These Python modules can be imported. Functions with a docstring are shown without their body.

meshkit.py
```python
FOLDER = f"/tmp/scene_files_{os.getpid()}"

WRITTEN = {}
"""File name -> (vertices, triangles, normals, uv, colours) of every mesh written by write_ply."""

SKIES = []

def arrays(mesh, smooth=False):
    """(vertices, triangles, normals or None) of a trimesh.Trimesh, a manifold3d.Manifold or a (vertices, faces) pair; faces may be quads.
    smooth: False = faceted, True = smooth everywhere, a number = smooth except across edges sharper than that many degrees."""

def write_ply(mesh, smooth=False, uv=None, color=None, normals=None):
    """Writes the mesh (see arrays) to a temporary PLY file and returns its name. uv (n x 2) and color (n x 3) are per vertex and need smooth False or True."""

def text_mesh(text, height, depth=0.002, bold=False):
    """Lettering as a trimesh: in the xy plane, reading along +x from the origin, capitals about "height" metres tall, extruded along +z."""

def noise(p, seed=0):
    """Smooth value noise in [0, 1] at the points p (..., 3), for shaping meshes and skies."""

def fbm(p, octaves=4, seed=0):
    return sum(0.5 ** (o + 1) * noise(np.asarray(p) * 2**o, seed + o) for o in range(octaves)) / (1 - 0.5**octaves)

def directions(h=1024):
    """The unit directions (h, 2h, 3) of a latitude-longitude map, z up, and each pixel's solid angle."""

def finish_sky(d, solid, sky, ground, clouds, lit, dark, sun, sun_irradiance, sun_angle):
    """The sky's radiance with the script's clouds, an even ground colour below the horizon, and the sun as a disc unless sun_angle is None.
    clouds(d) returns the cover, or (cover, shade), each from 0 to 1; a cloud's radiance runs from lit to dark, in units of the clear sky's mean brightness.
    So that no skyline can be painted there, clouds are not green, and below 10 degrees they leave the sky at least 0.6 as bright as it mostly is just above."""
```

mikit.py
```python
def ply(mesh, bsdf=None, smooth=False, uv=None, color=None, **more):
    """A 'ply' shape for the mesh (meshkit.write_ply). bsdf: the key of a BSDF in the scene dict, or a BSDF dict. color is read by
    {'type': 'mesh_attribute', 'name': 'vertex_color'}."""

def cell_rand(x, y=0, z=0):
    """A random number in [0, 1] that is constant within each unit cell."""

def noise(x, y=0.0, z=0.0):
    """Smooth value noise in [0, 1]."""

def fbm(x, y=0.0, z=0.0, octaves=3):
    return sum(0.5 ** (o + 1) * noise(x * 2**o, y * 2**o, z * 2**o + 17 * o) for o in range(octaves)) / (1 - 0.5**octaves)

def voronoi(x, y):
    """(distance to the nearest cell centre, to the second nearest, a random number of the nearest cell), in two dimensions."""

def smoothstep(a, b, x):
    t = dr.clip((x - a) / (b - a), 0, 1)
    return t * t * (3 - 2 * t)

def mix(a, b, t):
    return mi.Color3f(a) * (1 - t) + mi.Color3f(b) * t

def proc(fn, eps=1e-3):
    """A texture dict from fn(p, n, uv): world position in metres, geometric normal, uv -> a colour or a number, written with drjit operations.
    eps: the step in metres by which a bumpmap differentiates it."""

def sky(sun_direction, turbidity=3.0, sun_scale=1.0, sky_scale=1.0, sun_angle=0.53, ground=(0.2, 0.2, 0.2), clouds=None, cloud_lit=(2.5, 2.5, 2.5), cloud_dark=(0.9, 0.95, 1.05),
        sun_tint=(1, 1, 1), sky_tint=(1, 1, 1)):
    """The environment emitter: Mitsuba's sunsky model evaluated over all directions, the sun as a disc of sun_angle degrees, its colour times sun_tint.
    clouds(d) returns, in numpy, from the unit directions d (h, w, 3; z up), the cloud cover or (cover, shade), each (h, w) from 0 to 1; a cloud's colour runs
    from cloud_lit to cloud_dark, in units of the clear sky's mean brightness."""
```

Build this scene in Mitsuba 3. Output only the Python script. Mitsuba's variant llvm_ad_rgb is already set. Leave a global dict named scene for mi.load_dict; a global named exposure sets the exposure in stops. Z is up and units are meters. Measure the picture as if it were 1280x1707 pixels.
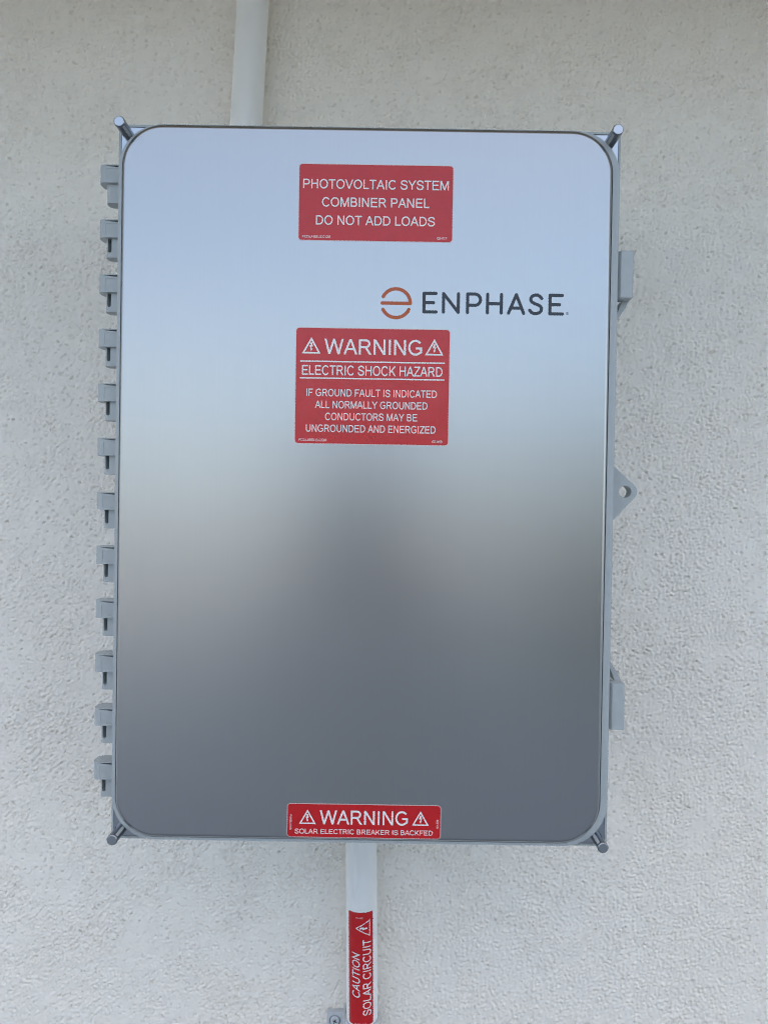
import math, numpy as np, trimesh, mitsuba as mi, mikit, meshkit
import manifold3d as m3
from shapely.geometry import Polygon, LineString, Point, box as sbox
from shapely.ops import unary_union
from shapely import affinity
T = mi.ScalarTransform4f
scene, labels = {}, {}
MM = 0.001

# ------------------------------------------------------------------ camera, sky, exposure
EYE = np.array([0.0, -0.67, 1.60])
_p, _r = math.radians(0.8), math.radians(0.93)
_F = np.array([0, math.cos(_p), -math.sin(_p)])
_U = math.cos(_r) * np.array([0, math.sin(_p), math.cos(_p)]) - math.sin(_r) * np.array([1.0, 0, 0])
scene['camera'] = {'type': 'perspective', 'fov': 53.63, 'fov_axis': 'x', 'near_clip': 0.002, 'far_clip': 900.0,
                   'to_world': T().look_at(origin=EYE.tolist(), target=(EYE + _F).tolist(), up=_U.tolist())}
def added_cloud(d):
    # unseen cloud deck added overhead to brighten the wall, thinning towards the horizon
    n = meshkit.fbm(np.stack([d[..., 0] / (d[..., 2] + .35), d[..., 1] / (d[..., 2] + .35), d[..., 2] * 0], -1) * 1.6, 5, 4)
    t = np.clip((d[..., 2] - 0.20) / 0.55, 0, 1); t = t * t * (3 - 2 * t)
    return np.clip(0.14 + 0.62 * t + 1.0 * (n - 0.5), 0.04, 0.95), np.clip(0.15 + 0.6 * (n - 0.5), 0, 1)
scene['sky'] = mikit.sky((-0.35, 0.80, 0.25), turbidity=3, ground=(0.2, 0.2, 0.2), clouds=added_cloud, cloud_lit=(2.5, 2.40, 2.45), cloud_dark=(1.2, 1.22, 1.3),
                         sky_tint=(1.02, 0.965, 1.03), sun_tint=(0.88, 0.97, 1.12))
exposure = 3.9

# ------------------------------------------------------------------ materials
def rgb(*c): return {'type': 'rgb', 'value': list(c)}
def principled(c, rough, **k):
    return {'type': 'principled', 'base_color': c if isinstance(c, dict) else rgb(*c), 'roughness': rough, **k}
def twosided(b): return {'type': 'twosided', 'bsdf': b}

def stucco_colour(p, n, uv):
    a = mikit.fbm(p.x * 7, p.z * 7, 3.0, octaves=3)
    b = mikit.fbm(p.x * 90, p.z * 90, 9.0, octaves=3)
    c = mikit.mix((0.80, 0.75, 0.685), (0.81, 0.765, 0.705), mikit.smoothstep(0.3, 0.7, a))
    return c * (0.97 + 0.06 * b)
def stucco_relief(p, n, uv):
    return 0.5 * mikit.fbm(p.x * 700, p.z * 700, p.y * 700, octaves=3) + 0.5 * mikit.noise(p.x * 330, p.z * 330, 4.0)
scene['stucco_material'] = twosided({'type': 'bumpmap', 'arbitrary': {**mikit.proc(stucco_relief, eps=3e-4)}, 'scale': 0.0004,
                                     'bsdf': principled(mikit.proc(stucco_colour), 0.85, specular=0.3)})
def steel_rough(p, n, uv):
    return 0.285 + 0.008 * mikit.fbm(p.x * 900, p.z * 14, 2.0, octaves=2) + 0.02 * mikit.fbm(p.x * 9, p.z * 9, 5.0, octaves=2)
def steel_colour(p, n, uv):
    a = mikit.fbm(p.x * 1500, p.z * 25, 1.0, octaves=2)
    return mi.Color3f(0.405, 0.41, 0.425) * (0.99 + 0.02 * a)
scene['steel_material'] = twosided(principled(mikit.proc(steel_colour), mikit.proc(steel_rough), metallic=1.0))
scene['dark_steel_material'] = twosided(principled((0.20, 0.21, 0.235), 0.2, metallic=1.0))  # pin steel darkened in its colour for the dark its sides mirror
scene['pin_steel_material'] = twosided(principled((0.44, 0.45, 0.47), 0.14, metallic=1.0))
def grey_colour(p, n, uv):
    return mi.Color3f(0.365, 0.39, 0.40) * (0.95 + 0.1 * mikit.fbm(p.x * 200, p.z * 200, p.y * 200, octaves=2))
scene['grey_plastic_material'] = twosided(principled(mikit.proc(grey_colour), 0.42, specular=0.45))
scene['dark_plastic_material'] = twosided(principled((0.035, 0.04, 0.045), 0.5))  # dark tone standing for the shade inside the screw recess
def red_colour(p, n, uv):
    return mikit.mix((0.46, 0.004, 0.007), (0.50, 0.006, 0.010), mikit.fbm(p.x * 60, p.z * 60, 2.0, octaves=3))
def red_rough(p, n, uv):
    return 0.25 + 0.12 * mikit.fbm(p.x * 120, p.z * 120, 7.0, octaves=3)
scene['red_vinyl_material'] = twosided(principled(mikit.proc(red_colour), mikit.proc(red_rough), specular=0.6))
scene['white_print_material'] = twosided(principled((0.74, 0.72, 0.71), 0.45, specular=0.5))
scene['label_edge_material'] = twosided(principled((0.62, 0.42, 0.41), 0.45))
scene['orange_print_material'] = twosided(principled((0.42, 0.085, 0.025), 0.45))
scene['charcoal_print_material'] = twosided(principled((0.022, 0.03, 0.045), 0.45))
def conduit_colour(p, n, uv):
    a = mikit.fbm(p.x * 30, p.z * 12, p.y * 30, octaves=3)
    return mikit.mix((0.75, 0.74, 0.725), (0.79, 0.78, 0.765), a)
scene['conduit_material'] = twosided(principled(mikit.proc(conduit_colour), 0.4, specular=0.4))
scene['strap_material'] = twosided(principled((0.50, 0.52, 0.545), 0.42))
scene['painted_wood_material'] = twosided(principled((0.52, 0.43, 0.31), 0.6))
scene['roof_material'] = twosided(principled((0.16, 0.13, 0.11), 0.9))
def ground_colour(p, n, uv):
    a = mikit.fbm(p.x * 3, p.y * 3, 1.0, octaves=3)
    return mikit.mix((0.150, 0.180, 0.205), (0.190, 0.220, 0.242), a)
scene['ground_material'] = twosided(principled(mikit.proc(ground_colour), 0.95))
scene['concrete_material'] = twosided(principled((0.27, 0.275, 0.28), 0.9))
scene['leaf_material'] = twosided(principled((0.11, 0.118, 0.085), 0.6))
scene['hedge_leaf_material'] = twosided(principled((0.10, 0.14, 0.06), 0.6))
scene['bark_material'] = twosided(principled((0.09, 0.065, 0.045), 0.9))
scene['skin_material'] = twosided(principled((0.42, 0.26, 0.19), 0.5))
scene['dark_cloth_material'] = twosided(principled((0.52, 0.55, 0.58), 0.9))
scene['hair_material'] = twosided(principled((0.03, 0.02, 0.015), 0.6))
scene['phone_material'] = twosided(principled((0.16, 0.165, 0.17), 0.4))

# ------------------------------------------------------------------ helpers
def key_for(key):
    if key not in scene and key not in labels: return key
    k = 1
    while f'{key}_{k:03d}' in scene: k += 1
    return f'{key}_{k:03d}'
def add(key, mesh, mat, smooth=False, label=None, **kw):
    key = key_for(key)
    scene[key] = mikit.ply(mesh, mat + '_material', smooth=smooth, **kw)
    if label: labels.setdefault(key, {})['label'] = label
    return key
def cat(*ms): return trimesh.util.concatenate([m for m in ms])
def man2tri(m):
    q = m.to_mesh(); return trimesh.Trimesh(np.asarray(q.vert_properties)[:, :3], np.asarray(q.tri_verts), process=False)
def rrect(x0, z0, x1, z1, r, n=10):
    return sbox(x0 + r, z0 + r, x1 - r, z1 - r).buffer(r, quad_segs=n) if r > 0 else sbox(x0, z0, x1, z1)
def extrude(shape, h):
    gs = [g for g in getattr(shape, 'geoms', [shape]) if not g.is_empty]
    return cat(*[trimesh.creation.extrude_polygon(g, h, engine='earcut') for g in gs])
Z0 = 1.60
def wallward(mesh, y_front, h):
    """A mesh drawn in mm in the (x, z) plane of the box, its extrusion (mm) towards the viewer ending at y_front (m)."""
    v = mesh.vertices
    out = np.stack([v[:, 0] * MM, y_front + (h - v[:, 2]) * MM, Z0 + v[:, 1] * MM], 1)
    return trimesh.Trimesh(out, mesh.faces, process=False)
def slab(shape, y_front, h): return wallward(extrude(shape, h), y_front, h)
def loft(rings, cap_front=True, cap_back=False):
    """Stacked outlines (list of (n,3)) with equal counts."""
    n = len(rings[0]); v = np.vstack(rings); f = []
    for k in range(len(rings) - 1):
        a = k * n + np.arange(n); b = k * n + (np.arange(n) + 1) % n
        f += [np.stack([a, b, b + n], 1), np.stack([a, b + n, a + n], 1)]
    f = [np.vstack(f)]
    for flag, k in ((cap_front, 0), (cap_back, len(rings) - 1)):
        if flag:
            c = len(v); v = np.vstack([v, rings[k].mean(0)])
            a = k * n + np.arange(n); b = k * n + (np.arange(n) + 1) % n
            f.append(np.stack([np.full(n, c), b, a] if k == 0 else [np.full(n, c), a, b], 1))
    return trimesh.Trimesh(v, np.vstack(f), process=False)
def outline(x0, z0, x1, z1, r, n=16):
    pts = []
    for cx, cz, a0 in ((x1 - r, z0 + r, -90), (x1 - r, z1 - r, 0), (x0 + r, z1 - r, 90), (x0 + r, z0 + r, 180)):
        for a in np.linspace(a0, a0 + 90, n):
            pts.append((cx + r * math.cos(math.radians(a)), cz + r * math.sin(math.radians(a))))
    return np.array(pts)
def ring3(p, y): return np.stack([p[:, 0] * MM, np.full(len(p), y), Z0 + p[:, 1] * MM], 1)
def bevel_box(x0, y0, z0, x1, y1, z1, r, seg=12):
    """Hull of eight spheres: a box with rounded edges (metres)."""
    s = m3.Manifold.sphere(r, seg)
    return man2tri(m3.Manifold.batch_hull([s.translate([x, y, z]) for x in (x0 + r, x1 - r) for y in (y0 + r, y1 - r) for z in (z0 + r, z1 - r)]))

# ------------------------------------------------------------------ ground
g = trimesh.Trimesh([[-400, -400, 0], [400, -400, 0], [400, 400, 0], [-400, 400, 0]], [[0, 1, 2], [0, 2, 3]])
add('ground', g, 'ground'); labels['ground'] = {'label': 'flat grey gravel ground in front of the house wall', 'category': 'ground', 'kind': 'structure'}

rd = trimesh.Trimesh([[-400, -22, .012], [400, -22, .012], [400, -12.5, .012], [-400, -12.5, .012]], [[0, 1, 2], [0, 2, 3]])  # unseen pale sheet added to lift the low band mirrored in the cover
add('added_road', rd, 'concrete'); labels['added_road'] = {'label': 'unseen pale concrete strip added behind the photographer to brighten a band of the reflection in the steel', 'category': 'added_road', 'kind': 'structure'}

# ------------------------------------------------------------------ stucco wall: a finely modelled field of real relief, plain wall around it
rng = np.random.default_rng(7)
WX0, WX1, WZ0, WZ1, STEP = -0.41, 0.41, 1.08, 2.12, 0.00095
nx, nz = int(round((WX1 - WX0) / STEP)) + 1, int(round((WZ1 - WZ0) / STEP)) + 1
fx = np.fft.fftfreq(nx, STEP)[None, :]; fz = np.fft.fftfreq(nz, STEP)[:, None]
def band(lo, hi, ang=0.0, stretch=1.0):
    """Unit-variance noise between two wavelengths (m), stretched along a direction."""
    c, s = math.cos(ang), math.sin(ang)
    u, w = (fx * c + fz * s) * stretch, (-fx * s + fz * c)
    f = np.sqrt(u * u + w * w)
    spec = np.exp(-(f * lo) ** 2) * (1 - np.exp(-(f * hi) ** 2))
    h = np.fft.ifft2(np.fft.fft2(rng.standard_normal((nz, nx))) * spec).real
    return h / h.std()
diag = math.radians(-42)
xs, zs = np.linspace(WX0, WX1, nx), np.linspace(WZ0, WZ1, nz)
X, Z = np.meshgrid(xs, zs)
patch = band(0.05, 0.4)
rough = np.clip(0.55 + 0.28 * patch + 0.55 * X - 0.25 * (Z - Z0), 0.12, 1.1)
n1 = band(0.0024, 0.0062, diag, 1.4); n2 = band(0.0023, 0.0050, diag, 1.15); n3 = band(0.02, 0.09); n4 = band(0.0015, 0.0032, diag, 1.2)
soft = lambda a, k: np.logaddexp(0, a * k) / k
pits = soft(-(n1 + 1.25), 7.0)
grains = np.tanh(soft(n2 - 0.80 + 0.25 * (1 - rough), 6.0) * 1.2)
relief = (-1.6 * pits * (0.8 + 0.2 * rough) + 2.1 * grains * np.minimum(rough, 0.9) + 0.20 * n4 * rough + 0.06 * n1 + 0.20 * n3) * MM
border = np.minimum.reduce([X - WX0, WX1 - X, Z - WZ0, WZ1 - Z])
relief *= np.clip(border / 0.01, 0, 1)
v = np.stack([X, -relief, Z], -1).reshape(-1, 3)
i = (np.arange(nz - 1)[:, None] * nx + np.arange(nx - 1)[None]).ravel()
f = np.vstack([np.stack([i, i + 1, i + nx + 1], 1), np.stack([i, i + nx + 1, i + nx], 1)])
HX, HTOP = 8.0, 2.13
def quad(a, b, c, d): return trimesh.Trimesh([a, b, c, d], [[0, 1, 2], [0, 2, 3]], process=False)
def panel(x0, z0, x1, z1): return quad([x0, 0, z0], [x1, 0, z0], [x1, 0, z1], [x0, 0, z1])
scene['stucco_wall__relief'] = mikit.ply(trimesh.Trimesh(v, f, process=False), 'stucco_material', smooth=True)
around = cat(panel(-HX, 0, WX0, HTOP), panel(WX1, 0, HX, HTOP), panel(WX0, 0, WX1, WZ0), panel(WX0, WZ1, WX1, HTOP),
             quad([-HX, 8, 0], [-HX, 0, 0], [-HX, 0, HTOP], [-HX, 8, HTOP]), quad([HX, 0, 0], [HX, 8, 0], [HX, 8, HTOP], [HX, 0, HTOP]),
             quad([HX, 8, 0], [-HX, 8, 0], [-HX, 8, HTOP], [HX, 8, HTOP]))
scene['stucco_wall__plain_face'] = mikit.ply(around, 'stucco_material')
labels['stucco_wall'] = {'label': 'off white stucco house wall with pitted knockdown texture behind the electrical box', 'category': 'wall'}

# the eave above the frame, which shades the top of the wall
EAVE = 0.43
soff = trimesh.creation.box(extents=[2 * HX + 1.0, EAVE + 0.05, 0.03]); soff.apply_translation([0, -EAVE / 2, HTOP + 0.018])
fas = trimesh.creation.box(extents=[2 * HX + 1.0, 0.03, 0.20]); fas.apply_translation([0, -EAVE - 0.045, HTOP + 0.08])
add('eave__soffit', soff, 'painted_wood'); add('eave__fascia', fas, 'painted_wood')
rv = [[-HX - .5, -EAVE - .08, HTOP + .19], [HX + .5, -EAVE - .08, HTOP + .19], [HX + .5, 4, HTOP + 3.8], [-HX - .5, 4, HTOP + 3.8], [HX + .5, 8.6, HTOP + .19], [-HX - .5, 8.6, HTOP + .19]]
add('eave__roof_plane', trimesh.Trimesh(rv, [[0, 1, 2], [0, 2, 3], [3, 2, 4], [3, 4, 5], [1, 4, 2], [0, 3, 5]], process=False), 'roof')
labels['eave'] = {'label': 'painted wooden roof eave overhanging the top of the stucco wall', 'category': 'eave'}

# ------------------------------------------------------------------ conduits
R_C = 13.35 * MM
def axis_frame(a, b):
    a, b = np.array(a, float), np.array(b, float); z = (b - a) / np.linalg.norm(b - a)
    x = np.array([1.0, 0, 0]); x -= z * (x @ z); x /= np.linalg.norm(x); y = np.cross(z, x)
    M = np.eye(4); M[:3, 0], M[:3, 1], M[:3, 2], M[:3, 3] = x, y, z, a
    return M, np.linalg.norm(b - a)
def tube(r, z0, z1, n=64, wall=None):
    t = np.linspace(0, 2 * np.pi, n, endpoint=False)
    c = np.stack([r * np.cos(t), r * np.sin(t)], 1)
    prof = [(r, z0), (r, z1)] if wall is None else [(r - wall, z0), (r - 0.0003, z0), (r, z0 + 0.0003), (r, z1 - 0.0003), (r - 0.0003, z1), (r - wall, z1)]
    return loft([np.stack([q * np.cos(t), q * np.sin(t), np.full(n, z)], 1) for q, z in prof][::-1], wall is None, wall is None)
def put(mesh, M): m = mesh.copy(); m.apply_transform(M); return m
# upper conduit: leans a little, runs from the top of the box to the soffit
U0, U1 = np.array([-0.1222, -0.021, Z0 + 0.3190]), np.array([-0.1178, -0.021, Z0 + 0.4227])
d = U1 - U0; Ma, _ = axis_frame(U0 - d * 0.62, U1); La = (HTOP - (U0 - d * 0.62)[2]) / (d[2] / np.linalg.norm(d))
scene['conduit'] = mikit.ply(put(tube(R_C, 0, La), Ma), 'conduit_material', smooth=40)
labels['conduit'] = {'label': 'pale grey painted conduit running up the wall above the box', 'category': 'conduit', 'group': 'conduits'}
# lower conduit with its wrapped sticker
B0, B1 = np.array([-0.0149, -0.021, Z0 - 0.2991]), np.array([-0.0118, -0.021, Z0 - 0.4475])
d = (B1 - B0) / np.linalg.norm(B1 - B0)
top_b = B0 - d * 0.068
foot_b = top_b + d * (top_b[2] / -d[2])
Mb, Lb = axis_frame(foot_b, top_b)
scene['conduit_001__pipe'] = mikit.ply(put(tube(R_C, 0, Lb), Mb), 'conduit_material', smooth=40)
labels['conduit_001'] = {'label': 'pale grey conduit below the box wearing a red vertical caution sticker', 'category': 'conduit', 'group': 'conduits'}

# ------------------------------------------------------------------ lettering helpers (flat print, in mm)
def ea(cx, cy, rx, ry, a0, a1, n=18):
    return [(cx + rx * math.cos(math.radians(a)), cy + ry * math.sin(math.radians(a))) for a in np.linspace(a0, a1, n)]
S_LINE = [(572, 512), (540, 610), (440, 672), (325, 683), (200, 655), (125, 590), (112, 510), (150, 440), (250, 395), (350, 368), (480, 330), (565, 270), (580, 190), (540, 100), (450, 45), (340, 33), (210, 50), (120, 110), (85, 190), (78, 232)]
# a plain sans-serif: advance width and centre lines of the strokes, capitals 716 tall
GLYPH = {
    'A': (667, [[(44, 0), (333, 716), (622, 0)], [(150, 250), (517, 250)]]), 'B': (667, [[(120, 46), (120, 670)] + ea(370, 523, 150, 147, 90, -90) + [(120, 376)], [(120, 376)] + ea(390, 211, 178, 165, 90, -90) + [(120, 46)]]),
    'C': (722, [ea(380, 358, 290, 324, 36, 324, 30)]), 'D': (722, [[(125, 46), (125, 670)] + ea(340, 358, 292, 312, 90, -90, 24) + [(125, 46)]]),
    'E': (667, [[(610, 670), (125, 670), (125, 46), (622, 46)], [(125, 372), (580, 372)]]), 'F': (611, [[(572, 670), (125, 670), (125, 0)], [(125, 350), (512, 350)]]),
    'G': (778, [ea(395, 358, 304, 324, 40, 312, 30) + [(668, 140), (668, 330), (410, 330)]]), 'H': (722, [[(126, 0), (126, 716)], [(596, 0), (596, 716)], [(126, 375), (596, 375)]]),
    'I': (278, [[(139, 0), (139, 716)]]), 'K': (667, [[(120, 0), (120, 716)], [(612, 730), (120, 235)], [(285, 400), (625, -20)]]), 'L': (556, [[(120, 716), (120, 46), (525, 46)]]),
    'M': (833, [[(115, 0), (115, 716)], [(718, 0), (718, 716)], [(130, 730), (417, 20), (703, 730)]]), 'N': (722, [[(122, 0), (122, 716)], [(600, 0), (600, 716)], [(122, 716), (600, 0)]]),
    'O': (778, [ea(389, 358, 299, 324, 0, 360, 36)]), 'P': (667, [[(123, 0), (123, 670)] + ea(395, 498, 180, 172, 90, -90) + [(123, 326)]]),
    'R': (722, [[(123, 0), (123, 670)] + ea(405, 510, 180, 160, 90, -90) + [(123, 350)], [(400, 350), (655, -20)]]), 'S': (667, [S_LINE]),
    'T': (611, [[(20, 670), (590, 670)], [(306, 0), (306, 670)]]), 'U': (722, [[(125, 716)] + ea(361, 270, 236, 237, 180, 360) + [(597, 716)]]),
    'V': (667, [[(40, 730), (333, 10), (627, 730)]]), 'W': (944, [[(52, 730), (245, 10), (472, 700), (699, 10), (892, 730)]]), 'Y': (667, [[(40, 730), (333, 310), (627, 730)], [(333, 330), (333, 0)]]),
    'Z': (611, [[(50, 670), (545, 670), (62, 46), (580, 46)]]), '0': (556, [ea(278, 358, 205, 324, 0, 360, 30)]), '1': (556, [[(330, 0), (330, 716)], [(330, 690), (140, 560)]]),
    '2': (556, [ea(272, 505, 190, 178, 165, -35) + [(62, 46), (510, 46)]]), '3': (556, [ea(265, 525, 165, 158, 150, -85), ea(265, 200, 195, 167, 85, -150)]), '4': (556, [[(382, 0), (382, 716), (60, 190), (525, 190)]]),
    '7': (556, [[(50, 670), (490, 670), (215, 0)]]), '-': (333, [[(40, 262), (292, 262)]]), '.': (278, [[(90, 50), (190, 50)]]), ' ': (278, [])}
def text(s, x0, x1, base, cap, shear=0.0, weight=96):
    """Flat lettering fitted between x0 and x1 on a baseline, capitals `cap` tall (mm)."""
    out, x = [], 0
    for ch in s:
        adv, lines = GLYPH[ch]
        g = unary_union([LineString(l).buffer(weight / 2, cap_style=2, join_style=2, mitre_limit=3) for l in lines]) if lines else None
        if g is not None: out.append(affinity.translate(g.intersection(sbox(-200, 0 if ch not in 'COSGU023' else -14, 1200, 716 if ch not in 'COSGU023' else 730)), x, 0))
        x += adv
    g = unary_union(out); lo, _, hi, _ = g.bounds
    g = affinity.affine_transform(g, [(x1 - x0) / (hi - lo), 0, 0, cap / 716, x0 - lo * (x1 - x0) / (hi - lo), base])
    if shear: g = affinity.affine_transform(g, [1, shear, 0, 1, -shear * base, 0])
    return extrude(g.simplify(cap * 0.003), 1.0)
def bolt(cx, cy, h, flip=1):
    """Lightning arrow about h tall."""
    p = [(-.10, .5), (.16, .5), (.05, .16), (.24, .16), (.06, -.22), (.17, -.17), (.02, -.5), (-.15, -.24), (-.05, -.24), (.04, .02), (-.17, .02)]
    return Polygon([(cx + flip * a * h, cy + b * h) for a, b in p])
def warn_triangle(cx, y0, w, h, flip=1, line=1.0):
    tri = Polygon([(cx - w / 2, y0), (cx + w / 2, y0), (cx, y0 + h)])
    return unary_union([tri.difference(tri.buffer(-line, join_style=2)), bolt(cx, y0 + h * 0.42, h * 0.52, flip)])
PRINT_H = 0.10
def flat(shape): return extrude(shape, 1.0)
def settle(meshes, h):
    m = cat(*meshes); v = m.vertices.copy(); v[:, 2] = (v[:, 2] > 0.5) * h
    return trimesh.Trimesh(v, m.faces, process=False)
FRONT = -0.170                                    # the plane of the steel cover
def sticker(key, x0, z0, w, h, parts, label):
    """x0, z0: lower left corner in mm in box coordinates; the parts are drawn in mm from there."""
    k = key_for(key)
    add(k, slab(rrect(x0 + .4, z0 + .4, x0 + w - .4, z0 + h - .4, 2.1), FRONT - 0.00030, 0.22), 'red_vinyl', label=label)
    add(k + '__border', slab(rrect(x0, z0, x0 + w, z0 + h, 2.5), FRONT - 0.00018, 0.20), 'label_edge')
    m = settle(parts, PRINT_H); m.apply_translation([x0, z0, 0])
    add(k + '__lettering', wallward(m, FRONT - 0.00036, PRINT_H), 'white_print')

BOX = 'combiner_box'
labels[BOX] = {'label': 'tall grey electrical combiner box with brushed steel cover and red warning stickers on stucco wall', 'category': 'electrical box'}

# ------------------------------------------------------------------ the box: body, door frame, steel cover
CX0, CX1, CZ0, CZ1, CR = -175.4, 146.4, -225.5, 245.0, 27.0
prof = [(3.0, 0.0)] + [(3.0 - 3.0 * math.sin(a), (3.0 - 3.0 * math.cos(a))) for a in np.radians([15, 30, 45, 60, 75, 90])] + [(0.0, 9.0)]
rings = [ring3(outline(CX0 + i_, CZ0 + i_, CX1 - i_, CZ1 - i_, CR - i_), FRONT + y_ * MM) for i_, y_ in prof]
cov = loft([r_[::-1] for r_ in rings], True, False)
add(BOX + '__cover', cov, 'steel', smooth=30, label='brushed stainless steel cover with rounded corners')
FX0, FX1, FZ0, FZ1 = -179.9, 153.2, -229.6, 247.7
# plain plastic body behind the door
body = bevel_box(-0.1775, -0.146, Z0 - 0.2275, 0.1505, -0.0022, Z0 + 0.2455, 0.006)
add(BOX + '__body', body, 'grey_plastic', smooth=40)
# steel backing plate with square corners, seen in the four corner pockets
COVER = rrect(CX0, CZ0, CX1, CZ1, CR, 16)
add(BOX + '__backing_plate', slab(rrect(FX0 + 1.2, FZ0 + 1.2, FX1 - 1.2, FZ1 - 1.2, 1.0).difference(COVER.buffer(1.8)), -0.1614, 9.0), 'pin_steel', label='bright steel plate showing in the corner pockets')
# thin square rim round the door
rim = rrect(FX0, FZ0, FX1, FZ1, 1.6).difference(rrect(FX0 + 1.4, FZ0 + 1.4, FX1 - 1.4, FZ1 - 1.4, 0.6))
add(BOX + '__door_rim', slab(rim, -0.1622, 16), 'grey_plastic')
# rounded inner frame of the door, a dark gap away from the cover
fr = rrect(FX0 + 1.5, FZ0 + 1.5, FX1 - 1.5, FZ1 - 1.5, 29, 16).difference(COVER.buffer(0.8, quad_segs=16))
add(BOX + '__door_frame', slab(fr, -0.1666, 12), 'grey_plastic')
# corner pins standing forward of the door
_t = np.linspace(0, 2 * np.pi, 48, endpoint=False)
def pin(sx, sz):
    t = np.linspace(0, 2 * np.pi, 48, endpoint=False)
    prof = [(3.0, 0), (3.3, 0.12), (3.55, 0.45), (3.55, 20.5), (4.9, 20.9), (5.1, 21.4), (5.1, 24.5)]
    m = loft([np.stack([r_ * np.cos(t), np.full(48, y_), r_ * np.sin(t)], 1) * MM for r_, y_ in prof][::1], True, False)
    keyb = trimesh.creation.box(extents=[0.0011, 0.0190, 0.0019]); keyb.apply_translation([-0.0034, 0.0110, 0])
    ang = math.atan2(sz, sx)
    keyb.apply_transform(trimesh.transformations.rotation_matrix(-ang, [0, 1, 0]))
    return m, keyb
for sx, sz, x, z in ((-1, 1, -173.8, 241.1), (1, 1, 146.1, 241.0), (1, -1, 145.8, -222.9), (-1, -1, -173.2, -223.0)):
    m, kb = pin(sx, sz)
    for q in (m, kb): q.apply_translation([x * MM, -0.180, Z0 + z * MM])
    k = key_for(BOX + '__corner_pin')
    add(k, m, 'dark_steel', smooth=35)  # body coloured dark in place of dark reflections
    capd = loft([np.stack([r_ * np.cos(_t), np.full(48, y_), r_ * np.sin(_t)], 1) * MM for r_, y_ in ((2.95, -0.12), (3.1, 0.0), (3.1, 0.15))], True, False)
    capd.apply_translation([x * MM, -0.180, Z0 + z * MM]); add(k + '__added_end_disc', capd, 'pin_steel', smooth=False)  # plain steel disc added so the end stays bright against the darkened body
    add(k + '__slot_sheen_strip', kb, 'grey_plastic')  # raised grey strip put in for the bright reflection along the slot

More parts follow.
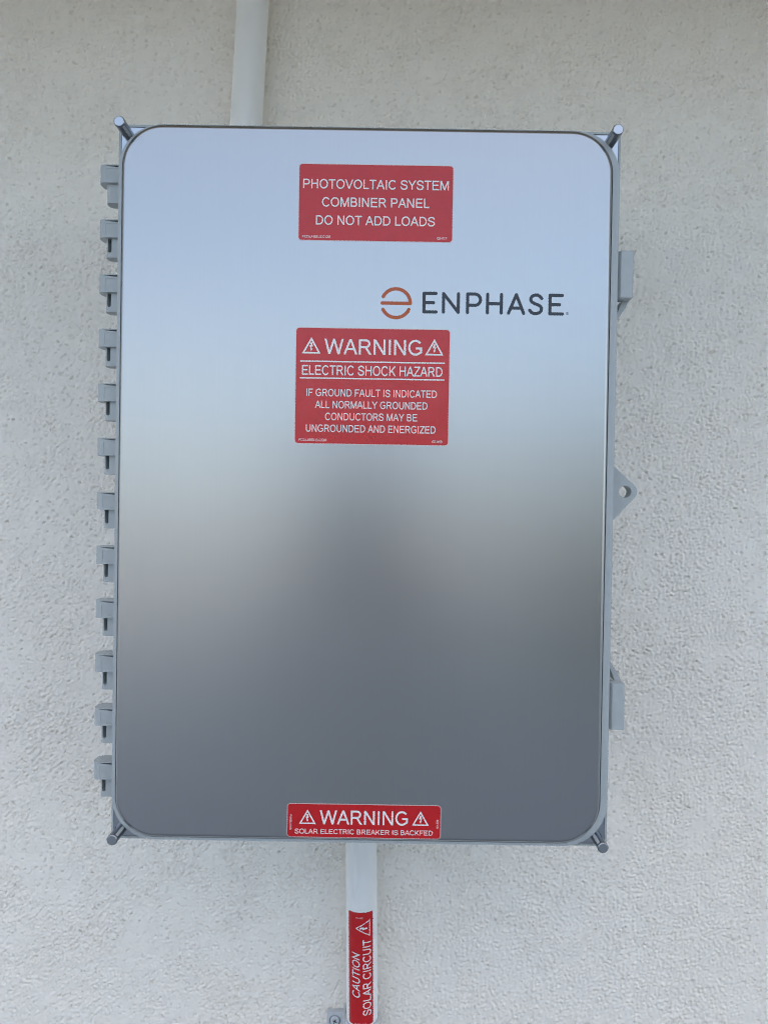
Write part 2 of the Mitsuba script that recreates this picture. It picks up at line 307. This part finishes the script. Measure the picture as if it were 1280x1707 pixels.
# twelve hinge knuckles down the left edge
def prism(pts, z0, z1):
    return m3.Manifold.extrude(m3.CrossSection([pts]), z1 - z0).translate([0, 0, z0])
def rounded(x0, y0, x1, y1, r, n=8):                 # plan outline (mm), rounded on its left corners
    p = [(x1, y0), (x1, y1)]
    for cx, cy, a0 in ((x0 + r, y1 - r, 90), (x0 + r, y0 + r, 180)):
        p += [(cx + r * math.cos(math.radians(a)), cy + r * math.sin(math.radians(a))) for a in np.linspace(a0, a0 + 90, n)]
    return p
def to_m(man, zoff):
    m = man2tri(man); m.apply_scale(MM); m.apply_translation([0, 0, Z0 + zoff * MM]); return m
def cap_mesh():
    m = prism(rounded(-195.0, -158.0, -180.2, -144.0, 4.6), -12, 0)
    wedge = m3.Manifold.extrude(m3.CrossSection([[(-191.5, -0.75), (-180.6, -2.0), (-180.6, -0.55)]]), 3.2).rotate([90, 0, 0]).translate([0, -155.2, 0])
    panel_ = m3.Manifold.cube([8.8, 0.5, 7.6]).translate([-189.6, -158.1, -10.3])
    return m - wedge - panel_
def barrel_mesh(slot):
    m = prism(rounded(-190.9, -155.2, -180.2, -145.0, 3.4), -24.6, -11.9)
    if slot:
        c = m3.Manifold.cylinder(8, 1.35, 1.35, 24).rotate([-90, 0, 0]).translate([-187.9, -156.5, -20.0])
        m = m - m3.Manifold.batch_hull([c, c.translate([0, 0, 9])])
    return m
capm, barm, bar0 = cap_mesh(), barrel_mesh(True), barrel_mesh(False)
for n_ in range(12):
    zt = 223.0 - n_ * 36.62
    k = key_for(BOX + '__hinge')
    add(k, to_m(capm, zt), 'grey_plastic', smooth=30)
    add(k + '__barrel', to_m(bar0 if n_ == 0 else barm, zt), 'grey_plastic', smooth=30)

# two snap latches and the padlock hasp on the right edge
def latch(zc, up):
    """up: +1 when the hook is above the lever."""
    k = key_for(BOX + '__latch')
    pl = [(152.4, -160.5), (155.6, -164.6), (156.6, -165.0), (163.0, -165.0), (163.9, -164.4), (163.9, -153.0), (156.5, -153.0), (156.5, -157.5), (153.2, -157.5)]
    add(k, to_m(prism([(a - 1.2, b) for a, b in pl], -15.6, 15.4), zc), 'grey_plastic', smooth=25, label='grey snap latch lever')
    hook = Polygon([(150.5, 15), (163.2, 15), (160.6, 20.5), (154.0, 30.5), (150.5, 30.5)]).difference(Polygon([(154.6, 14), (159.2, 14), (154.6, 26.0)]))
    if up < 0: hook = affinity.scale(hook, 1, -1, origin=(0, 0))
    add(k + '__hook', cat(slab(affinity.translate(hook, 0, zc), -0.1545, 9), slab(affinity.translate(Polygon(hook.exterior), 0, zc), -0.1452, 2)), 'grey_plastic')
    back = sbox(153.0, zc - 13, 159.0, zc + 13)
    add(k + '__keeper', slab(back, -0.152, 5), 'grey_plastic')
latch(153.4, -1); latch(-134.6, 1)
tab = Polygon([(152, 28), (156.6, 26.0), (170.4, 13.6)] + [(166.6 + 5.6 * math.cos(a), 9.2 + 5.6 * math.sin(a)) for a in np.radians(np.linspace(47, -42, 9))] + [(156.0, -10.5), (152, -13)])
tab = tab.difference(Point(164.0, 9.2).buffer(4.2, quad_segs=12))
add(BOX + '__padlock_hasp', slab(tab, -0.1525, 11), 'grey_plastic', smooth=30, label='triangular padlock tab with a round hole')

# ------------------------------------------------------------------ stickers on the cover (drawn in mm)
W1, H1 = 101.2, 50.2; s1 = W1 / 1098
sticker(BOX + '__warning_label', -59.2, 170.2, W1, H1, [
    text('PHOTOVOLTAIC SYSTEM', 32 * s1, 1064 * s1, H1 - 175 * s1, 66 * s1),
    text('COMBINER PANEL', 167 * s1, 929 * s1, H1 - 302.5 * s1, 66 * s1),
    text('DO NOT ADD LOADS', 126 * s1, 970 * s1, H1 - 431 * s1, 66 * s1),
    text('FCDLABELS.COM', 31 * s1, 230 * s1, H1 - 525 * s1, 18 * s1),
    text('02-017', 988 * s1, 1058 * s1, H1 - 524 * s1, 18 * s1)], 'red three line label at the top of the cover')
W2, H2 = 101.3, 76.4; s2 = W2 / 1140
sticker(BOX + '__warning_label', -59.7, 37.1, W2, H2, [
    text('WARNING', 213 * s2, 933 * s2, H2 - 195 * s2, 113 * s2),
    flat(warn_triangle(116 * s2, H2 - 193 * s2, 137 * s2, 121 * s2, -1, 1.0)), flat(warn_triangle(1023.5 * s2, H2 - 193 * s2, 137 * s2, 121 * s2, 1, 1.0)),
    flat(sbox(35 * s2, H2 - 254 * s2, 1103 * s2, H2 - 245 * s2)), flat(sbox(35 * s2, H2 - 377.5 * s2, 1102 * s2, H2 - 368.5 * s2)),
    text('ELECTRIC SHOCK HAZARD', 50 * s2, 1087 * s2, H2 - 350 * s2, 72 * s2),
    text('IF GROUND FAULT IS INDICATED', 85 * s2, 1048 * s2, H2 - 506 * s2, 54 * s2),
    text('ALL NORMALLY GROUNDED', 150 * s2, 980 * s2, H2 - 594 * s2, 54 * s2),
    text('CONDUCTORS MAY BE', 225 * s2, 905 * s2, H2 - 682 * s2, 54 * s2),
    text('UNGROUNDED AND ENERGIZED', 85 * s2, 1043 * s2, H2 - 770 * s2, 54 * s2),
    text('FCDLABELS.COM', 33 * s2, 238 * s2, H2 - 839 * s2, 18 * s2),
    text('02-003', 1018 * s2, 1092 * s2, H2 - 839 * s2, 18 * s2)], 'large red shock hazard warning in the middle of the cover')
W3, H3 = 101.9, 22.6; s3 = W3 / 1173
def upright(m, cx, cy, turn=90):
    m = m.copy(); m.apply_transform(trimesh.transformations.rotation_matrix(math.radians(turn), [0, 0, 1]))
    b = m.bounds; m.apply_translation([cx - (b[0, 0] + b[1, 0]) / 2, cy - (b[0, 1] + b[1, 1]) / 2, 0]); return m
sticker(BOX + '__warning_label', -60.9, -223.4, W3, H3, [
    text('WARNING', 250 * s3, 920 * s3, H3 - 157 * s3, 107 * s3),
    flat(warn_triangle(156.5 * s3, H3 - 157 * s3, 128 * s3, 111 * s3, -1, .85)), flat(warn_triangle(1016.5 * s3, H3 - 157 * s3, 128 * s3, 111 * s3, 1, .85)),
    text('SOLAR ELECTRIC BREAKER IS BACKFED', 60 * s3, 1112 * s3, H3 - 231 * s3, 37 * s3),
    upright(text('PVLABELS.COM', 0, 118 * s3, 0, 13 * s3), 29 * s3, H3 - 145 * s3, -90),
    upright(text('03-322', 0, 66 * s3, 0, 15 * s3), 1146 * s3, H3 - 143 * s3, 90)], 'long low red warning strip at the bottom of the cover')

# the maker's emblem and lettering, printed on the steel
def strokes(lines, w): return unary_union([LineString(l).buffer(w / 2, quad_segs=8) for l in lines])
def arc(cx, cy, r, a0, a1, n=28): return [(cx + r * math.cos(math.radians(a)), cy + r * math.sin(math.radians(a))) for a in np.linspace(a0, a1, n)]
kx = 0.1081                                       # mm per unit of the drawing below
circ = [arc(0, 0, 87, 153, 0), [(87, 0), (-83, 0)], arc(0, 0, 87, 207, 335)]
emb = affinity.translate(affinity.scale(strokes(circ, 21), kx, kx, origin=(0, 0)), 5.6, 130.2)
add(BOX + '__emblem', wallward(settle([flat(emb)], .08), FRONT - 0.00010, .08), 'orange_print', label='round orange emblem printed beside the dark lettering')
def L(x, pts): return [[(x + a, b) for a, b in l] for l in pts]
hgt = 112
letters = (L(316, [[(72, hgt), (0, hgt), (0, 0), (74, 0)], [(0, 56), (58, 56)]]) + L(434, [[(0, 0), (0, hgt), (90, 0), (90, hgt)]]) +
           L(580, [[(0, 0), (0, hgt), (44, hgt)] + [(44 + 34 * math.cos(a), hgt - 34 + 34 * math.sin(a)) for a in np.radians(np.linspace(85, -85, 14))] + [(44, 44), (0, 44)]]) +
           L(701, [[(0, 0), (0, hgt)], [(84, 0), (84, hgt)], [(0, 56), (84, 56)]]) + L(829, [[(0, 0), (46, hgt), (92, 0)], [(16, 31), (76, 31)]]) +
           L(957, [[(72, 92), (62, 104), (46, hgt), (32, hgt), (16, 106), (7, 95), (6, 82), (12, 70), (26, 62), (48, 54), (64, 45), (72, 32), (70, 17), (58, 5), (42, 0), (26, 0), (10, 7), (0, 20)]]) +
           L(1080, [[(74, hgt), (0, hgt), (0, 0), (76, 0)], [(0, 56), (58, 56)]]))
lt = affinity.scale(strokes(letters, 19.5), kx, kx, origin=(0, 0))
lt = affinity.translate(lt, 24.0 - 316 * kx, 124.9)
mark = affinity.translate(unary_union([Point(0, 0).buffer(.95).difference(Point(0, 0).buffer(.72)), affinity.scale(strokes([[(-3, -4), (-3, 4), (2, 4), (3, 2), (2, 0), (-3, 0)], [(0, 0), (3, -4)]], 1.6), kx, kx, origin=(0, 0))]), 118.0, 125.2)
add(BOX + '__brand_lettering', wallward(settle([flat(lt), flat(mark)], .08), FRONT - 0.00010, .08), 'charcoal_print', label='dark rounded capital lettering printed on the steel cover')

# ------------------------------------------------------------------ the caution sticker wrapped on the lower conduit
SA0, SA1 = math.radians(-53), math.radians(48)      # angles from the front of the conduit
ztop, zbot = Z0 - 0.3470, Z0 - 0.4437
l0, l1 = (zbot - foot_b[2]) / -d[2], (ztop - foot_b[2]) / -d[2]
def wrap(m, r):
    """Flat mesh (x = arc mm from the front line, y = mm up from the sticker's lower end) laid round the conduit; z of the mesh is height in mm."""
    m = trimesh.Trimesh(*trimesh.remesh.subdivide_to_size(m.vertices, m.faces, 0.9), process=False)
    v = m.vertices; a = v[:, 0] * MM / R_C; rr = r + v[:, 2] * MM
    return put(trimesh.Trimesh(np.stack([rr * np.sin(a), -rr * np.cos(a), l0 + v[:, 1] * MM], 1), m.faces, process=False), Mb)
a0, a1, HL = SA0 * R_C / MM, SA1 * R_C / MM, (l1 - l0) / MM
add('conduit_001__caution_label', wrap(settle([flat(rrect(a0 + .45, .45, a1 - .45, HL - .45, 1.6))], .1), R_C + 0.00025), 'red_vinyl', label='red caution label wrapped round the conduit')
add('conduit_001__caution_label__border', wrap(settle([flat(rrect(a0, 0, a1, HL, 2.0))], .1), R_C + 0.00012), 'white_print')
def vertical(s, y0, y1, base, cap, shear=0.0):
    """Letters reading upwards; base: arc mm of the baseline, capitals pointing to smaller arc."""
    m = text(s, 0, y1 - y0, 0, cap, shear=shear); v = m.vertices
    return trimesh.Trimesh(np.stack([base - v[:, 1], y0 + v[:, 0], v[:, 2]], 1), m.faces, process=False)
def arcmm(deg): return math.radians(deg) * R_C / MM
def hz(dz): return (dz / 1000 + Z0 - zbot) / MM
tri = warn_triangle(0, 0, 14.2, 12.6, -1, .65)
tri = affinity.translate(affinity.rotate(tri, 90, origin=(0, 0)), arcmm(33), hz(-360.8))
add('conduit_001__caution_label__lettering', wrap(settle([
    vertical('SOLAR CIRCUIT', hz(-435.4), hz(-370.6), arcmm(36.5), 7.2), vertical('CAUTION', hz(-420.3), hz(-382.8), arcmm(-5.5), 6.6, 0.2),
    flat(tri), text('03-342', -4.2, 1.6, HL - 5.6, 1.1), text('PVLABELS.COM', -6, 4, 0.8, 1.0)], .06), R_C + 0.00037), 'white_print')

# strap that clamps the lower conduit to the wall
rz = (Z0 - 0.4450 - foot_b[2]) / -d[2]
st = put(tube(R_C + 0.0013, rz - 0.020, rz, wall=0.0011), Mb)
add('conduit_strap__loop', st, 'strap', smooth=30)
sph = m3.Manifold.sphere(1.2, 12)
flm = m3.Manifold.batch_hull([sph.translate([x, y, z]) for x in (-41.9, -25) for y in (-4.4, -0.7) for z in (-473, -453.2)])
flm = flm - m3.Manifold.cylinder(10, 5.0, 5.0, 40).rotate([90, 0, 0]).translate([-36.1, 2, -459.7])
add('conduit_strap__flange', to_m(flm, 0), 'strap', smooth=40)
web = bevel_box(-0.0285, -0.0230, Z0 - 0.4700, -0.0262, -0.0035, Z0 - 0.4465, 0.0008)
add('conduit_strap__web', web, 'strap', smooth=40)
t = np.linspace(0, 2 * np.pi, 40, endpoint=False)
scr = loft([np.stack([r_ * np.cos(t), np.full(40, y_), r_ * np.sin(t)], 1) * MM for r_, y_ in ((2.2, -6.6), (3.5, -6.3), (4.2, -5.6), (4.25, -0.5))], True, False)
scr.apply_translation([-0.0361, 0, Z0 - 0.4597]); add('conduit_strap__screw', scr, 'strap', smooth=30)
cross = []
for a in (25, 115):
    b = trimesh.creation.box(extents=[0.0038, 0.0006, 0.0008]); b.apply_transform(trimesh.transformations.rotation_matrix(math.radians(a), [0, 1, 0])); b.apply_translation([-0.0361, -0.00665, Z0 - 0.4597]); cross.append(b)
add('conduit_strap__screw__cross_slot', cat(*cross), 'dark_plastic')  # dark bars laid on the head stand in for shade in its recess
labels['conduit_strap'] = {'label': 'pale strap with a cross head screw fixing the lower conduit at the bottom edge', 'category': 'pipe strap'}

# ------------------------------------------------------------------ what the steel mirrors: the photographer, a hedge
def chain(bones):
    ms = []
    for (p0, r0), (p1, r1) in bones:
        ms.append(m3.Manifold.batch_hull([m3.Manifold.sphere(r0, 20).translate(list(p0)), m3.Manifold.sphere(r1, 20).translate(list(p1))]))
    m = m3.Manifold.batch_boolean(ms, m3.OpType.Add)
    return m
def soften(m, step, it=12):
    q = man2tri(m.refine_to_length(step)); q.merge_vertices(); trimesh.smoothing.filter_taubin(q, iterations=it); return q
PY = -1.20
P = lambda x, y, z: np.array([x - 0.045, PY + y, z])
def both(f): return [b for s in (-1, 1) for b in f(s)]
torso = [((P(0, .0, .98), .13), (P(0, .0, 1.16), .12)), ((P(0, 0, 1.16), .12), (P(0, -.01, 1.32), .125)), ((P(-.07, 0, .96), .105), (P(.07, 0, .96), .105)), ((P(-.14, 0, 1.41), .065), (P(.14, 0, 1.41), .065)), ((P(-.09, .02, 1.30), .095), (P(.09, .02, 1.30), .095)), ((P(0, 0, 1.42), .055), (P(0, .015, 1.53), .05))]
arms = both(lambda s: [((P(s * .18, 0, 1.40), .058), (P(s * .20, .13, 1.19), .045)), ((P(s * .20, .13, 1.19), .044), (P(s * .07, .36, 1.44), .029))])
legs = both(lambda s: [((P(s * .09, 0, .92), .095), (P(s * .10, .01, .50), .06)), ((P(s * .10, .01, .50), .06), (P(s * .11, -.02, .09), .042)), ((P(s * .11, -.03, .05), .045), (P(s * .125, .15, .035), .035))])
add('person__clothes', soften(chain(torso[:-1] + [(a, b) for a, b in arms] + legs), 0.03), 'dark_cloth', smooth=True)
head = [((P(0, .0, 1.655), .088), (P(0, .035, 1.645), .08)), ((P(0, .04, 1.60), .06), (P(0, .065, 1.575), .042)), ((P(0, .112, 1.635), .010), (P(0, .130, 1.612), .014)),
        ((P(-.085, .01, 1.635), .018), (P(-.086, .0, 1.60), .013)), ((P(.085, .01, 1.635), .018), (P(.086, .0, 1.60), .013)), ((P(-.02, .102, 1.578), .009), (P(.02, .102, 1.578), .009)), ((P(0, 0, 1.44), .054), (P(0, .02, 1.57), .052))]
def hand(s):
    b = [((P(s * .07, .36, 1.44), .027), (P(s * .058, .425, 1.50), .025)), ((P(s * .058, .425, 1.50), .022), (P(s * .052, .455, 1.535), .018))]
    for q in range(4):
        z = 1.485 + q * 0.0195
        b += [((P(s * .052, .445, z), .009), (P(s * .050, .492, z + .004), .008)), ((P(s * .050, .492, z + .004), .008), (P(s * (.026 - .004 * abs(q - 1.5)), .505, z + .006), .007))]
    return b + [((P(s * .055, .42, 1.515), .012), (P(s * .050, .455, 1.57), .009)), ((P(s * .050, .455, 1.57), .009), (P(s * .028, .475, 1.585), .008))]
add('person__head', soften(chain(head), 0.012, 8), 'skin', smooth=True)
for s_ in (-1, 1): add('person__hand', soften(chain(hand(s_)), 0.004, 4), 'skin', smooth=True)
add('person__hair', soften(chain([((P(0, -.015, 1.69), .093), (P(0, .012, 1.70), .085)), ((P(0, -.03, 1.64), .085), (P(0, -.04, 1.58), .06))]), 0.012, 8), 'hair', smooth=True)
labels['person'] = {'label': 'person in grey clothes holding up a phone, mirrored as a soft dark blur', 'category': 'person'}
add('phone', bevel_box(-0.083, -0.689, 1.475, -0.008, -0.680, 1.622, 0.004), 'phone', smooth=40)
labels['phone'] = {'label': 'grey phone held upright in the hands of the person', 'category': 'phone'}
hr = np.random.default_rng(3)
def leaves(c, size):
    n = len(c)
    u = hr.normal(size=(n, 3)); u /= np.linalg.norm(u, axis=1, keepdims=True); w = np.cross(u, hr.normal(size=(n, 3))); w /= np.linalg.norm(w, axis=1, keepdims=True)
    s = hr.uniform(.6, 1.2, (n, 1)) * size; q = np.arange(n) * 4
    v = np.stack([c - u * s, c + w * s * .5, c + u * s, c - w * s * .5], 1).reshape(-1, 3)
    return trimesh.Trimesh(v, np.vstack([np.stack([q, q + 1, q + 2], 1), np.stack([q, q + 2, q + 3], 1)]), process=False)
N = 12000
c = np.stack([hr.uniform(1.5, 6.0, N), hr.uniform(-7.4, -6.3, N), hr.uniform(0.05, 1.55, N)], 1)
c[:, 2] *= 0.75 + 0.4 * meshkit.noise(np.stack([c[:, 0] * 1.3, c[:, 1], c[:, 0] * 0], 1))
add('hedge__leaves', leaves(c, .08), 'hedge_leaf'); labels['hedge__leaves'] = {'kind': 'stuff'}
def upright_tube(r, z, x, y): return put(tube(r, 0, z, 10), np.array([[1, 0, 0, x], [0, 1, 0, y], [0, 0, 1, -.05], [0, 0, 0, 1.0]]))
for x in np.arange(1.9, 6.0, .8): add('hedge__stem', upright_tube(.025, 1.1, x, -6.8), 'bark')
labels['hedge'] = {'label': 'low green hedge behind the photographer, mirrored as a green cast at the right', 'category': 'hedge'}
for n_, (x, y, h, r) in enumerate([(-14, -30, 2.9, 2.6), (-4.2, -34, 3.1, 2.0), (1.8, -30, 3.2, 2.4), (7.8, -28, 4.8, 3.0), (13, -28, 5.6, 3.3), (19, -29, 5.4, 3.2)]):
    k = 'tree' if n_ == 0 else f'tree_{n_:03d}'
    a = hr.normal(size=(5000, 3)); a /= np.linalg.norm(a, axis=1, keepdims=True)
    a *= (0.55 + 0.45 * hr.random((5000, 1)) ** .5) * (0.72 + 0.5 * meshkit.fbm(a * 2.2 + n_ * 5, 3))[:, None]
    scene[k + '__crown'] = mikit.ply(leaves(a * np.array([r, r, h * .42]) + [x, y, h * .58], .16), 'leaf_material')
    scene[k + '__trunk'] = mikit.ply(upright_tube(.14, h * .55, x, y), 'bark_material')
    labels[k] = {'label': 'bushy green tree far behind the photographer, seen only as a blur in the steel', 'category': 'tree', 'group': 'trees far behind the photographer'}
